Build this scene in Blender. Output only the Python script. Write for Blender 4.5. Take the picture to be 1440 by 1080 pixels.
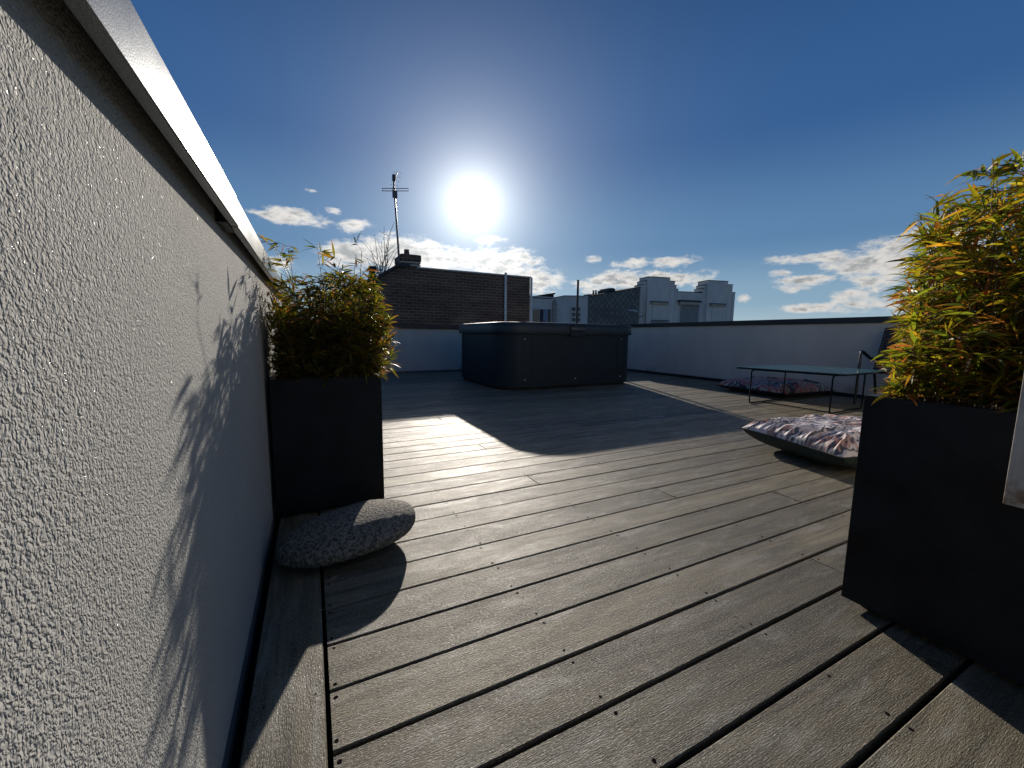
import bpy, bmesh, math, random
from mathutils import Vector, Matrix, noise
R = math.radians
for o in list(bpy.data.objects): bpy.data.objects.remove(o)
S = bpy.context.scene
C = S.collection
# ------------------------------------------------------------------ camera
H = 0.70
ROWS = ((0.89511959, -0.44567594, 0.01157056), (0.04288313, 0.11190352, 0.99279335), (0.44375889, 0.8881726, -0.11927901))
FPX = 563.86
cam = bpy.data.cameras.new('camera'); camo = bpy.data.objects.new('camera', cam); C.objects.link(camo)
r_, u_, f_ = (Vector(v) for v in ROWS)
m3 = Matrix((r_, u_, -f_)).transposed()
camo.matrix_world = Matrix.Translation((0, 0, H)) @ m3.to_4x4()
cam.sensor_width = 36; cam.lens = FPX / 1440 * 36; cam.clip_start = 0.01; cam.clip_end = 3000
S.camera = camo
S.render.resolution_x = 1024; S.render.resolution_y = 768

def ray(x, y):
    a, b = (x - 720) / FPX, -(y - 540) / FPX
    return r_ * a + u_ * b + f_
def at(x, y, Y):                       # world point seen at photo pixel on the vertical plane y = Y
    d = ray(x, y); q = d * (Y / d.y); return Vector((q.x, Y, q.z + H))
def ground(x, y, z=0.0):
    d = ray(x, y); t = (z - H) / d.z; return Vector((d.x * t, d.y * t, z))
def azel(x, y):
    d = ray(x, y); return math.atan2(d.x, d.y), math.atan2(d.z, math.hypot(d.x, d.y))

SUN_AZ, SUN_EL = R(21.0), R(17.2)
SUN = Vector((math.sin(SUN_AZ) * math.cos(SUN_EL), math.cos(SUN_AZ) * math.cos(SUN_EL), math.sin(SUN_EL)))
# ------------------------------------------------------------------ node helpers
class NT:
    def __init__(s, tree):
        s.t = tree; s.n = tree.nodes; s.l = tree.links
    def new(s, typ, **kw):
        n = s.n.new(typ)
        for k, v in kw.items(): setattr(n, k, v)
        return n
    def put(s, sock, v):
        if isinstance(v, bpy.types.NodeSocket): s.l.new(v, sock)
        elif v is not None:
            if isinstance(v, (tuple, list)) and len(v) == 3 and sock.type == 'RGBA': v = (*v, 1)
            sock.default_value = v
    def math(s, op, a, b=None, c=None, clamp=False):
        n = s.new('ShaderNodeMath', operation=op, use_clamp=clamp)
        s.put(n.inputs[0], a)
        if b is not None: s.put(n.inputs[1], b)
        if c is not None: s.put(n.inputs[2], c)
        return n.outputs[0]
    def vmath(s, op, a, b=None, out=0):
        n = s.new('ShaderNodeVectorMath', operation=op); s.put(n.inputs[0], a)
        if b is not None: s.put(n.inputs[1], b)
        return n.outputs[out]
    def ss(s, v, a, b, o0=0.0, o1=1.0):
        n = s.new('ShaderNodeMapRange', interpolation_type='SMOOTHSTEP')
        for i, q in enumerate((v, a, b, o0, o1)): s.put(n.inputs[i], q)
        return n.outputs[0]
    def lin(s, v, a, b, o0=0.0, o1=1.0):
        n = s.new('ShaderNodeMapRange')
        for i, q in enumerate((v, a, b, o0, o1)): s.put(n.inputs[i], q)
        return n.outputs[0]
    def mix(s, f, a, b, mode='MIX'):
        n = s.new('ShaderNodeMix', data_type='RGBA', blend_type=mode)
        s.put(n.inputs[0], f); s.put(n.inputs[6], a); s.put(n.inputs[7], b); return n.outputs[2]
    def noise(s, vec, scale, detail=4, rough=.55, dist=0, out='Fac'):
        n = s.new('ShaderNodeTexNoise'); s.put(n.inputs['Vector'], vec)
        n.inputs['Scale'].default_value = scale; n.inputs['Detail'].default_value = detail
        n.inputs['Roughness'].default_value = rough; n.inputs['Distortion'].default_value = dist
        return n.outputs[out]
    def voro(s, vec, scale, feature='F1', out='Distance', rnd=1):
        n = s.new('ShaderNodeTexVoronoi', feature=feature); s.put(n.inputs['Vector'], vec)
        n.inputs['Scale'].default_value = scale; n.inputs['Randomness'].default_value = rnd
        return n.outputs[out]
    def scalev(s, vec, sc):
        n = s.new('ShaderNodeMapping'); s.put(n.inputs['Vector'], vec); n.inputs['Scale'].default_value = sc
        return n.outputs[0]
    def bump(s, h, strength=1, dist=.001, normal=None):
        n = s.new('ShaderNodeBump'); n.inputs['Strength'].default_value = strength; n.inputs['Distance'].default_value = dist
        s.put(n.inputs['Height'], h)
        if normal is not None: s.put(n.inputs['Normal'], normal)
        return n.outputs[0]
def mat(name):
    m = bpy.data.materials.new(name); m.use_nodes = True; m.node_tree.nodes.clear()
    t = NT(m.node_tree); out = t.new('ShaderNodeOutputMaterial'); p = t.new('ShaderNodeBsdfPrincipled')
    t.l.new(p.outputs[0], out.inputs[0]); t.p = p; t.out = out
    tc = t.new('ShaderNodeTexCoord'); t.obj = tc.outputs['Object']; t.uv = tc.outputs['UV']
    geo = t.new('ShaderNodeNewGeometry'); t.pos = geo.outputs['Position']
    return m, t
def simple(name, col, rough=.5, metal=0, var=.15, nscale=8, bump=0, bscale=80, spec=.5):
    m, t = mat(name)
    n = t.noise(t.pos, nscale, 5, .6)
    c = t.mix(t.ss(n, .3, .7), tuple(c * (1 - var) for c in col), tuple(min(1, c * (1 + var)) for c in col))
    t.put(t.p.inputs['Base Color'], c); t.put(t.p.inputs['Roughness'], t.lin(n, .3, .7, rough * .85, min(1, rough * 1.15)))
    t.p.inputs['Metallic'].default_value = metal; t.p.inputs['Specular IOR Level'].default_value = spec
    if bump: t.put(t.p.inputs['Normal'], t.bump(t.noise(t.pos, bscale, 4), 1, bump))
    return m
# ------------------------------------------------------------------ world: sky, aureole of the sun, clouds
W = bpy.data.worlds.new('World'); S.world = W; W.use_nodes = True
W.node_tree.nodes.clear(); w = NT(W.node_tree)
wout = w.new('ShaderNodeOutputWorld'); bg = w.new('ShaderNodeBackground'); w.l.new(bg.outputs[0], wout.inputs[0])
sky = w.new('ShaderNodeTexSky', sky_type='NISHITA'); sky.sun_disc = False
sky.sun_elevation = SUN_EL; sky.sun_rotation = SUN_AZ; sky.air_density = 1.0; sky.dust_density = 0.25; sky.ozone_density = 2.0; sky.altitude = 100
SKY = 0.047
bg.inputs['Strength'].default_value = SKY
wtc = w.new('ShaderNodeTexCoord'); wd = w.vmath('NORMALIZE', wtc.outputs['Generated'])
dt = w.vmath('DOT_PRODUCT', wd, tuple(SUN), out=1)
ang = w.math('MULTIPLY', w.math('ARCCOSINE', w.math('MINIMUM', dt, .999999)), 180 / math.pi)
sep = w.new('ShaderNodeSeparateXYZ'); w.put(sep.inputs[0], wd)
az = w.math('ARCTAN2', sep.outputs[0], sep.outputs[1]); el = w.math('ARCSINE', sep.outputs[2])
CL = [  # clouds by where they stand in the sky: photo x, y, half width, half height, strength
 (415, 305, 52, 13, 1.0), (372, 300, 22, 5, .8), (497, 318, 24, 11, .9), (440, 268, 8, 3, .6), (470, 298, 12, 5, .6),
 (560, 356, 80, 28, 1.5), (630, 366, 80, 24, 1.4), (700, 372, 60, 26, 1.3), (752, 395, 40, 20, 1.3), (500, 362, 50, 20, 1.2),
 (375, 372, 32, 14, 1.0), (835, 365, 16, 5, .8), (885, 370, 26, 8, 1.0), (950, 369, 30, 9, 1.0), (866, 393, 52, 15, 1.3),
 (945, 392, 58, 13, 1.3), (985, 400, 22, 10, 1.0), (826, 402, 22, 9, .8), (1140, 362, 62, 9, 1.1), (1205, 372, 62, 24, 1.3),
 (1250, 362, 60, 30, 1.4), (1098, 384, 24, 5, 1.0), (1140, 393, 48, 8, 1.1), (1108, 406, 26, 6, .9), (1195, 412, 26, 12, .9),
 (1225, 398, 45, 14, 1.1), (1140, 432, 52, 7, 1.1), (1215, 428, 66, 12, 1.1), (1330, 350, 60, 40, 1.3), (1300, 420, 60, 20, 1.0),
 (1046, 420, 12, 6, .8), (1300, 330, 40, 14, 1.0), (690, 338, 20, 6, .6), (1400, 300, 40, 14, .9)]
mask = None
for (cx, cy, rx, ry, st) in CL:
    a0, e0 = azel(cx, cy); a1, _ = azel(cx + rx, cy); _, e1 = azel(cx, cy - ry)
    da = w.math('MULTIPLY', w.math('SUBTRACT', az, a0), 1 / (a1 - a0)); de = w.math('MULTIPLY', w.math('SUBTRACT', el, e0), 1 / abs(e1 - e0))
    rr = w.math('SQRT', w.math('ADD', w.math('MULTIPLY', da, da), w.math('MULTIPLY', de, de)))
    v = w.math('MULTIPLY_ADD', rr, -st, st)
    mask = v if mask is None else w.math('SMOOTH_MAX', mask, v, .25)
wv = w.scalev(wd, (1, 1, 2.4))
wn = w.noise(wv, 18, 10, .66, .25); wn2 = w.noise(wv, 7, 4, .5)
nn = w.math('ADD', .14, w.math('ADD', w.math('MULTIPLY', w.math('SUBTRACT', wn, .5), 3.7), w.math('MULTIPLY', w.math('SUBTRACT', wn2, .5), 1.2)))
dens = w.math('ADD', w.math('MINIMUM', mask, .9), nn)
cov = w.math('MULTIPLY', w.ss(dens, -.05, .85), w.ss(mask, -.5, .05))
thick = w.ss(w.math('ADD', dens, w.math('MULTIPLY', w.math('SUBTRACT', w.noise(wv, 34, 6, .62), .5), 3.6)), .45, 1.7)
ccol = w.mix(thick, (.72, .70, .67), (.33, .35, .365))
near = w.math('EXPONENT', w.math('MULTIPLY', ang, -1 / 16))
ccol = w.mix(1.0, ccol, w.math('MULTIPLY_ADD', near, .55, .80), 'MULTIPLY')
skyn = w.mix(1.0, sky.outputs[0], (SKY * 0.6, SKY * 0.75, SKY * .95), 'MULTIPLY')
rmp = w.new('ShaderNodeValToRGB'); w.put(rmp.inputs[0], w.math('DIVIDE', w.math('MAXIMUM', el, 0.0), R(90)))
cr = rmp.color_ramp; cr.interpolation = 'EASE'
for i, (e_, c_) in enumerate(((0, (.42, .53, .60)), (5, (.225, .355, .48)), (12, (.092, .205, .37)), (24, (.028, .098, .26)), (42, (.010, .055, .17)), (80, (.006, .036, .125)))):
    st_ = cr.elements[i] if i < 2 else cr.elements.new(e_ / 90); st_.position = e_ / 90; st_.color = (*c_, 1)
skys = w.mix(.8, skyn, rmp.outputs[0])
base = w.mix(cov, skys, ccol)
halo = w.math('ADD', w.math('MULTIPLY', w.math('EXPONENT', w.math('MULTIPLY', ang, -1 / 7.0)), .60),
              w.math('MULTIPLY', w.math('EXPONENT', w.math('MULTIPLY', ang, -1 / 2.8)), 1.4))
disc = w.math('MULTIPLY', w.ss(ang, 3.25, 2.8), 6.0)
hal = w.math('ADD', halo, disc)
tot = w.mix(1.0, base, w.mix(1.0, (.97, .98, .95), hal, 'MULTIPLY'), 'ADD')
w.put(bg.inputs['Color'], tot); bg.inputs['Strength'].default_value = 1.0
# ------------------------------------------------------------------ sun and exposure
sl = bpy.data.lights.new('sun', 'SUN'); sl.energy = 3.6; sl.angle = R(.55); sl.color = (1, .91, .79)
so = bpy.data.objects.new('sun', sl); C.objects.link(so); so.rotation_euler = SUN.to_track_quat('Z', 'Y').to_euler(); so.location = (2, 5, 6)
S.view_settings.view_transform = 'Standard'; S.view_settings.look = 'None'; S.view_settings.exposure = 0.20; S.view_settings.gamma = 1
# ------------------------------------------------------------------ mesh helpers
def tag(o, label=None, cat=None, group=None, kind=None):
    for k, v in (('label', label), ('category', cat), ('group', group), ('kind', kind)):
        if v: o[k] = v
    return o
def empty(name, loc, label, cat, group=None, rz=0):
    o = bpy.data.objects.new(name, None); C.objects.link(o); o.location = loc; o.rotation_euler = (0, 0, rz); o.empty_display_size = .1
    return tag(o, label, cat, group)
class MB:
    def __init__(s): s.v = []; s.f = []; s.smooth = []; s.mi = []
    def add(s, vs, fs, smooth=False, mi=0):
        n = len(s.v); s.v += [tuple(v) for v in vs]
        for f in fs: s.f.append(tuple(i + n for i in f)); s.smooth.append(smooth); s.mi.append(mi)
    def box(s, a, b, mi=0, M=None):
        (x0, y0, z0), (x1, y1, z1) = a, b
        vs = [Vector(p) for p in ((x0, y0, z0), (x1, y0, z0), (x1, y1, z0), (x0, y1, z0), (x0, y0, z1), (x1, y0, z1), (x1, y1, z1), (x0, y1, z1))]
        if M is not None: vs = [M @ v for v in vs]
        s.add(vs, [(3, 2, 1, 0), (4, 5, 6, 7), (0, 1, 5, 4), (1, 2, 6, 5), (2, 3, 7, 6), (3, 0, 4, 7)], mi=mi)
    def prism(s, pts, z0, z1, smooth=False):      # pts in xy, counter-clockwise
        n = len(pts); vs = [(x, y, z0) for x, y in pts] + [(x, y, z1) for x, y in pts]
        s.add(vs, [tuple(range(n - 1, -1, -1)), tuple(range(n, 2 * n))])
        s.add(vs, [(i, (i + 1) % n, n + (i + 1) % n, n + i) for i in range(n)], smooth)
    def prism_y(s, pts, y0, y1, M=None):           # pts in xz
        n = len(pts); vs = [Vector((x, y0, z)) for x, z in pts] + [Vector((x, y1, z)) for x, z in pts]
        if M is not None: vs = [M @ v for v in vs]
        s.add(vs, [tuple(range(n)), tuple(range(2 * n - 1, n - 1, -1))] + [(i, n + i, n + (i + 1) % n, (i + 1) % n) for i in range(n)])
    def tube(s, pts, r, n=8, mi=0):
        pts = [Vector(p) for p in pts]; rs = r if isinstance(r, (list, tuple)) else [r] * len(pts)
        rings = []
        up = Vector((0, 0, 1))
        t0 = (pts[1] - pts[0]).normalized()
        if abs(t0.z) > .95: up = Vector((1, 0, 0))
        a = t0.cross(up).normalized()
        for i, p in enumerate(pts):
            t = (pts[min(i + 1, len(pts) - 1)] - pts[max(i - 1, 0)]).normalized()
            a = (a - t * a.dot(t)).normalized(); b = t.cross(a)
            rings.append([p + (a * math.cos(k * 2 * math.pi / n) + b * math.sin(k * 2 * math.pi / n)) * rs[i] for k in range(n)])
        vs = [q for g in rings for q in g]; fs = []
        for i in range(len(pts) - 1):
            for k in range(n): fs.append((i * n + k, i * n + (k + 1) % n, (i + 1) * n + (k + 1) % n, (i + 1) * n + k))
        s.add(vs, fs, True, mi); m = len(pts)
        s.add([q for q in rings[0]], [tuple(range(n - 1, -1, -1))], mi=mi); s.add(rings[-1], [tuple(range(n))], mi=mi)
    def build(s, name, mats, parent=None, bevel=0, segs=2, local=True):
        me = bpy.data.meshes.new(name); me.from_pydata(s.v, [], s.f); me.update()
        for p, sm, mi in zip(me.polygons, s.smooth, s.mi): p.use_smooth = sm; p.material_index = mi
        for m in (mats if isinstance(mats, (list, tuple)) else [mats]): me.materials.append(m)
        o = bpy.data.objects.new(name, me); C.objects.link(o)
        if parent is not None: o.parent = parent
        if bevel:
            b = o.modifiers.new('bevel', 'BEVEL'); b.width = bevel; b.segments = segs; b.limit_method = 'ANGLE'; b.angle_limit = R(40)
        return o
def box(name, a, b, m, parent=None, bevel=0):
    q = MB(); q.box(a, b); return q.build(name, m, parent, bevel)
def struct(o): o['kind'] = 'structure'; return o
def rrect(x0, y0, x1, y1, r, n=10):
    pts = []
    for cx, cy, a in ((x1 - r, y0 + r, -90), (x1 - r, y1 - r, 0), (x0 + r, y1 - r, 90), (x0 + r, y0 + r, 180)):
        for i in range(n + 1):
            t = R(a + 90 * i / n); pts.append((cx + r * math.cos(t), cy + r * math.sin(t)))
    return pts
# ------------------------------------------------------------------ materials
def mat_stucco(name, col, amp=.0021, scale=1.0, near=True):
    m, t = mat(name)
    wv_ = t.scalev(t.obj, (1, 1, 1))
    dist = t.vmath('ADD', wv_, t.vmath('SCALE', t.noise(t.obj, 90 * scale, 2, .5, out='Color'), None) if False else wv_)
    v1 = t.noise(t.obj, 190 * scale, 2.5, .5, .15)
    v2 = t.noise(t.obj, 320 * scale, 3, .6)
    vc = t.voro(t.obj, 150 * scale, 'SMOOTH_F1')
    jit = t.new('ShaderNodeVectorMath', operation='SCALE'); t.put(jit.inputs[0], t.noise(t.obj, 120, 2, .5, out='Color')); jit.inputs['Scale'].default_value = .008
    vj = t.vmath('ADD', t.obj, jit.outputs[0])
    gr1 = t.voro(vj, 225 * scale, 'SMOOTH_F1'); gr2 = t.voro(vj, 380 * scale, 'F1')
    h = t.math('ADD', t.math('MULTIPLY', gr1, -1.0), t.math('MULTIPLY', t.ss(v1, .3, .7), .30))
    h = t.math('ADD', h, t.math('ADD', t.math('MULTIPLY', gr2, -.75), t.math('MULTIPLY', v2, .55)))
    big = t.noise(t.obj, 2.2, 5, .6)
    c = t.mix(t.ss(big, .3, .75), tuple(q * .90 for q in col), tuple(q * 1.05 for q in col))
    pit_shade = t.ss(t.noise(t.obj, 300 * scale, 3, .6), .54, .66)  # shade in the render's pits, painted as dark spots in the base colour
    c = t.mix(t.math('MULTIPLY', pit_shade, .5), c, tuple(q * .55 for q in col))
    t.put(t.p.inputs['Base Color'], c)
    rn = t.voro(t.obj, 700, 'F1', 'Color')
    sp = t.new('ShaderNodeSeparateColor'); t.put(sp.inputs[0], rn)
    t.put(t.p.inputs['Roughness'], t.ss(sp.outputs[0], .986, .992, .9, .18))
    t.put(t.p.inputs['Normal'], t.bump(h, 1.0, amp))
    t.p.inputs['Specular IOR Level'].default_value = .5
    return m
M_stucco = mat_stucco('rough_render', (.455, .45, .425))
def mat_wall2(name, col):
    m, t = mat(name)
    v = t.scalev(t.pos, (1, 1, .35))
    st = t.noise(v, 2.6, 6, .62); fine = t.noise(t.pos, 120, 3, .6)
    sepz = t.new('ShaderNodeSeparateXYZ'); t.put(sepz.inputs[0], t.pos)
    low = t.ss(sepz.outputs[2], .22, .0)
    dirt = t.math('MULTIPLY', low, t.ss(t.noise(t.pos, 4, 6, .7), .5, .72))
    c = t.mix(t.ss(st, .35, .7), tuple(q * .87 for q in col), col)
    c = t.mix(t.math('MULTIPLY', dirt, .75), c, (.09, .09, .085))
    t.put(t.p.inputs['Base Color'], c); t.p.inputs['Roughness'].default_value = .85
    t.put(t.p.inputs['Normal'], t.bump(fine, .6, .002))
    return m
M_wall2 = mat_wall2('painted_render', (.54, .52, .49))
M_cop = None
def mat_metal(name, col, rough, metal=1, fleck=.3):
    m, t = mat(name)
    n = t.noise(t.pos, 3, 4, .6); f = t.noise(t.pos, 620, 2, .5)
    c = t.mix(t.math('MULTIPLY', t.ss(f, .4, .62), fleck), tuple(q * .7 for q in col), tuple(min(1, q * 1.35) for q in col))
    t.put(t.p.inputs['Base Color'], c); t.put(t.p.inputs['Roughness'], t.lin(n, .3, .7, rough * .85, rough * 1.2))
    t.p.inputs['Metallic'].default_value = metal
    t.put(t.p.inputs['Normal'], t.bump(f, .25, .0004))
    return m
M_cop = mat_metal('coping_metal', (.09, .10, .105), .25, .9, 1)
M_copd = mat_metal('dark_coping', (.035, .037, .042), .42, .4, .2)
M_flash = simple('flashing', (.10, .11, .12), .45, .3)
M_black = simple('black_void', (.012, .012, .012), .9)
M_anth = simple('anthracite_planter', (.012, .0145, .017), .48, .0, .35, 7, .0003, 260, .22)
M_anthrim = simple('planter_rim', (.05, .052, .055), .35, .3)
M_soil = simple('soil', (.05, .035, .025), .95, 0, .4, 40, .01, 60)

def mat_deck():
    m, t = mat('weathered_deck')
    at_ = t.new('ShaderNodeAttribute', attribute_name='grain'); g = at_.outputs['Vector']
    tn = t.new('ShaderNodeAttribute', attribute_name='tone'); tone = tn.outputs['Fac']; tv = t.new('ShaderNodeSeparateXYZ'); t.put(tv.inputs[0], tn.outputs['Vector'])
    ga = t.scalev(g, (3.0, 38, 1)); gb = t.scalev(g, (26, 420, 1)); gc = t.scalev(g, (2.2, 9, 1)); gd = t.scalev(g, (60, 420, 1))
    n1 = t.noise(ga, 1, 6, .62, .6); n2 = t.noise(gb, 1, 4, .6, .2); n3 = t.noise(gc, 1, 6, .68, .5); n4 = t.noise(gd, 1, 3, .65)
    base = t.mix(tv.outputs[0], (.072, .059, .034), (.240, .204, .130))
    c = t.mix(t.ss(n1, .28, .74), t.mix(1.0, base, (.42, .40, .36), 'MULTIPLY'), t.mix(1.0, base, (1.45, 1.42, 1.36), 'MULTIPLY'))
    c = t.mix(t.math('MULTIPLY', t.ss(n2, .45, .72), .5), c, t.mix(1.0, base, (.50, .46, .41), 'MULTIPLY'))
    # green algae and pale worn patches
    c = t.mix(t.math('MULTIPLY', t.ss(n3, .50, .78), t.math('MULTIPLY', tv.outputs[1], .9)), c, (.115, .115, .045))
    pn = t.noise(t.scalev(t.vmath('ADD', g, tn.outputs['Vector']), (5, 16, 1)), 1, 7, .72, .4)
    c = t.mix(t.math('MULTIPLY', t.ss(pn, .50, .72), .6), c, (.36, .34, .29))
    pn2 = t.noise(t.pos, 9.0, 5, .7, .6)
    c = t.mix(t.math('MULTIPLY', t.ss(pn2, .58, .78), .55), c, (.075, .062, .045))
    fl = t.noise(t.scalev(g, (150, 560, 1)), 1, 3, .65)
    c = t.mix(t.math('MULTIPLY', t.ss(fl, .54, .70), .8), c, (.56, .53, .46))
    c = t.mix(t.math('MULTIPLY', t.ss(t.noise(t.pos, 200, 3, .7), .55, .72), .75), c, (.045, .038, .030))
    t.put(t.p.inputs['Base Color'], c)
    t.put(t.p.inputs['Roughness'], t.math('ADD', t.lin(pn, .3, .75, .64, .42), t.math('ADD', t.lin(n2, .3, .7, .10, -.06), t.lin(fl, .45, .72, .06, -.20))))
    t.p.inputs['Specular IOR Level'].default_value = .62
    h = t.math('ADD', t.math('MULTIPLY', n1, .2), t.math('ADD', t.math('MULTIPLY', n2, .5), t.math('MULTIPLY', n4, .55)))
    h = t.math('ADD', h, t.math('MULTIPLY', fl, .7))
    t.put(t.p.inputs['Normal'], t.bump(h, 1.0, .0022))
    return m
M_deck = mat_deck()
M_screw = simple('screw_hole', (.006, .005, .005), 1.0, spec=.05)
def mat_stone():
    m, t = mat('pebble_stone')
    v = t.noise(t.obj, 110, 6, .7, .1); v2 = t.voro(t.obj, 120, 'F1'); v3 = t.noise(t.obj, 7, 4, .6); v4 = t.noise(t.obj, 200, 3, .6)
    c = t.mix(t.ss(v, .42, .60), (.075, .067, .052), (.37, .335, .28))
    c = t.mix(t.math('MULTIPLY', t.ss(v4, .6, .7), .8), c, (.46, .45, .43)); c = t.mix(t.math('MULTIPLY', t.ss(v3, .45, .7), .3), c, (.10, .095, .08))
    c = t.mix(t.math('MULTIPLY', t.ss(t.noise(t.obj, 110, 3, .6), .62, .7), .85), c, (.025, .022, .02))
    t.put(t.p.inputs['Base Color'], c); t.p.inputs['Roughness'].default_value = .75
    hh = t.math('ADD', t.math('MULTIPLY', v, .9), t.math('ADD', t.math('MULTIPLY', v2, .4), t.math('MULTIPLY', v4, .4)))
    t.put(t.p.inputs['Normal'], t.bump(hh, 1, .008)); return m
M_stone = mat_stone()
def mat_leaf(name, dry=.0):
    m, t = mat(name)
    a = t.new('ShaderNodeAttribute', attribute_name='leafcol')
    c = a.outputs['Color']
    t.put(t.p.inputs['Base Color'], c); t.p.inputs['Roughness'].default_value = .42; t.p.inputs['Specular IOR Level'].default_value = .45
    tr = t.new('ShaderNodeBsdfTranslucent'); t.put(tr.inputs[0], t.mix(1.0, c, (2.9, 2.6, 1.2), 'MULTIPLY'))
    mx = t.new('ShaderNodeMixShader'); mx.inputs[0].default_value = .52
    t.l.new(t.p.outputs[0], mx.inputs[1]); t.l.new(tr.outputs[0], mx.inputs[2]); t.l.new(mx.outputs[0], t.out.inputs[0])
    return m
M_leaf = mat_leaf('bamboo_leaf')
M_culm = simple('bamboo_cane', (.16, .11, .045), .45, 0, .4, 20)
M_twig = simple('bamboo_twig', (.11, .045, .04), .6)
# ------------------------------------------------------------------ ground far below and terrace floor
g = MB(); g.add([(-1500, -1500, -13), (1500, -1500, -13), (1500, 1500, -13), (-1500, 1500, -13)], [(0, 1, 2, 3)])
struct(g.build('ground', simple('town_ground', (.10, .10, .09), .9)))
struct(box('terrace_floor', (-.5, -1.2, -.30), (6.3, 7.9, -.055), M_black))
struct(box('building_below', (-.48, -1.18, -12.99), (6.28, 7.88, -.31), M_wall2))
# ------------------------------------------------------------------ deck
random.seed(11)
D = MB(); GR = []; TO = []
def board(a, b, lo, hi, axis='x', rnd=None, zz=0.0, tilt=0.0, algae=None, tone=None):
    """one plank from a to b along its length, lo..hi across"""
    ch = .0022; th = .021
    prof = [(lo, -th), (lo, -ch * 1.3), (lo + ch, 0), (hi - ch, 0), (hi, -ch * 1.3), (hi, -th)]
    mid = (lo + hi) / 2; n = len(D.v); L0 = len(D.f)
    vs = []
    for e in (a, b):
        for (y, z) in prof:
            z2 = z + zz + (y - mid) * tilt
            vs.append((e, y, z2) if axis == 'x' else (y, e, z2))
    fs = []
    for i in range(5):
        q = (i, 6 + i, 7 + i, i + 1)
        fs.append(q if axis == 'x' else q[::-1])
    fs += [(0, 1, 2, 3, 4, 5), (11, 10, 9, 8, 7, 6)] if axis == 'x' else [(5, 4, 3, 2, 1, 0), (6, 7, 8, 9, 10, 11)]
    fs = [f[::-1] for f in fs]
    D.add(vs, fs)
    off = random.uniform(0, 400); off2 = random.uniform(0, 50)
    tn = random.betavariate(1.6, 1.6) if tone is None else tone; al = (random.random() ** 1.2) if algae is None else algae
    for e in (a, b):
        for (y, z) in prof: GR.append((e + off, y - mid + off2 + z, 0)); TO.append((tn, al, random.random()))
P = .1313; Y0 = .662
JOIST = [.013 + .4655 * k for k in range(14)]
gapw = {0: .0072, 1: .0038, 2: .006, 3: .004, 4: .0045, 5: .004, 6: .004, -1: .0082, -2: .0085, -3: .010}
fixed = {4: [3], -1: [3], 2: [4], 7: [2], 12: [2], 19: [2], 10: [3], 14: [4, 9]}
xr = 5.80
screws = []
k = -9
while Y0 + (k + 1) * P < 7.36:
    ga = gapw.get(k, .0055 + .003 * random.random()) if k > -9 else .008; gb = gapw.get(k + 1, .006)
    random.seed(1000 + k)
    ga = gapw.get(k, .005); gb = gapw.get(k + 1, .005)
    lo = Y0 + k * P + ga / 2; hi = Y0 + (k + 1) * P - gb / 2
    js = fixed.get(k)
    if js is None:
        js = []
        j = random.choice([5, 6, 7, 8, 9]) if k < 12 else random.choice([3, 4, 5, 6, 7, 8])
        js.append(j)
        if j + 5 < 12: js.append(j + random.choice([4, 5]))
    elif k in (4, -1, 2): js = js + [js[0] + 5]
    else: js = js + [js[0] + 6]
    ends = [.0035] + [JOIST[j] - .0 for j in js if JOIST[j] < xr - .3] + [xr]
    segs_ = []
    for e0, e1 in zip(ends[:-1], ends[1:]):
        a = e0 + (.0026 if e0 > .01 else 0); b = e1 - (.0026 if e1 < xr else 0)
        tone = .78 if k in (5, 3) else None
        zz_ = random.uniform(-.0016, .0004); tl_ = random.uniform(-.009, .009); segs_.append((e0, e1, zz_, tl_)); board(a, b, lo, hi, 'x', zz=zz_, tilt=tl_)
    if hi < 4.4:
        for q, jx in enumerate(JOIST):
            if jx > xr: continue
            xs = [jx]
            if q and any(abs(jx - JOIST[j]) < .01 for j in js): xs = [jx - .016, jx + .016]
            for x in xs:
                for y in (lo + .0145, hi - .0145):
                    sg = [q_ for q_ in segs_ if q_[0] - .001 <= x <= q_[1] + .001] or [segs_[-1]]
                    y_ = y + random.gauss(0, .002); zs = sg[0][2] + (y_ - (lo + hi) / 2) * sg[0][3] + .0003
                    if random.random() < .93: screws.append((x + random.gauss(0, .0025), y_, .0031 + .0012 * random.random(), zs))
    k += 1
# planks running along the walls
random.seed(5)
for a, b in ((-.6, 1.33), (1.333, 3.2), (3.203, 5.2), (5.203, 7.36)):
    board(a, b, -.135, -.0055, 'y', tone=.55, algae=.1)
for a, b in ((-.6, 2.1), (2.103, 4.4), (4.403, 7.36)):
    board(a, b, xr + .006, xr + .10, 'y', tone=.35)
board(.0, 3.0, 7.372, 7.44, 'x', tone=.4); board(3.003, 5.8, 7.372, 7.44, 'x', tone=.4)
for (x, y, r, z) in screws + [(-.022, .80, .002, .0004), (-.11, .81, .002, .0004), (-.03, 1.0, .002, .0004)]:
    n = 10; pts = [(x + r * math.cos(i * 2 * math.pi / n) * random.uniform(.8, 1.2), y + r * math.sin(i * 2 * math.pi / n) * random.uniform(.8, 1.2), z) for i in range(n)]
    D.add(pts, [tuple(range(n))], mi=1); GR += [(0, 0, 0)] * n; TO += [(0, 0, 0)] * n
deck = D.build('deck', [M_deck, M_screw])
for nm, dat in (('grain', GR), ('tone', TO)):
    a = deck.data.attributes.new(nm, 'FLOAT_VECTOR', 'POINT'); a.data.foreach_set('vector', [c for v in dat for c in v])
struct(deck)
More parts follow.
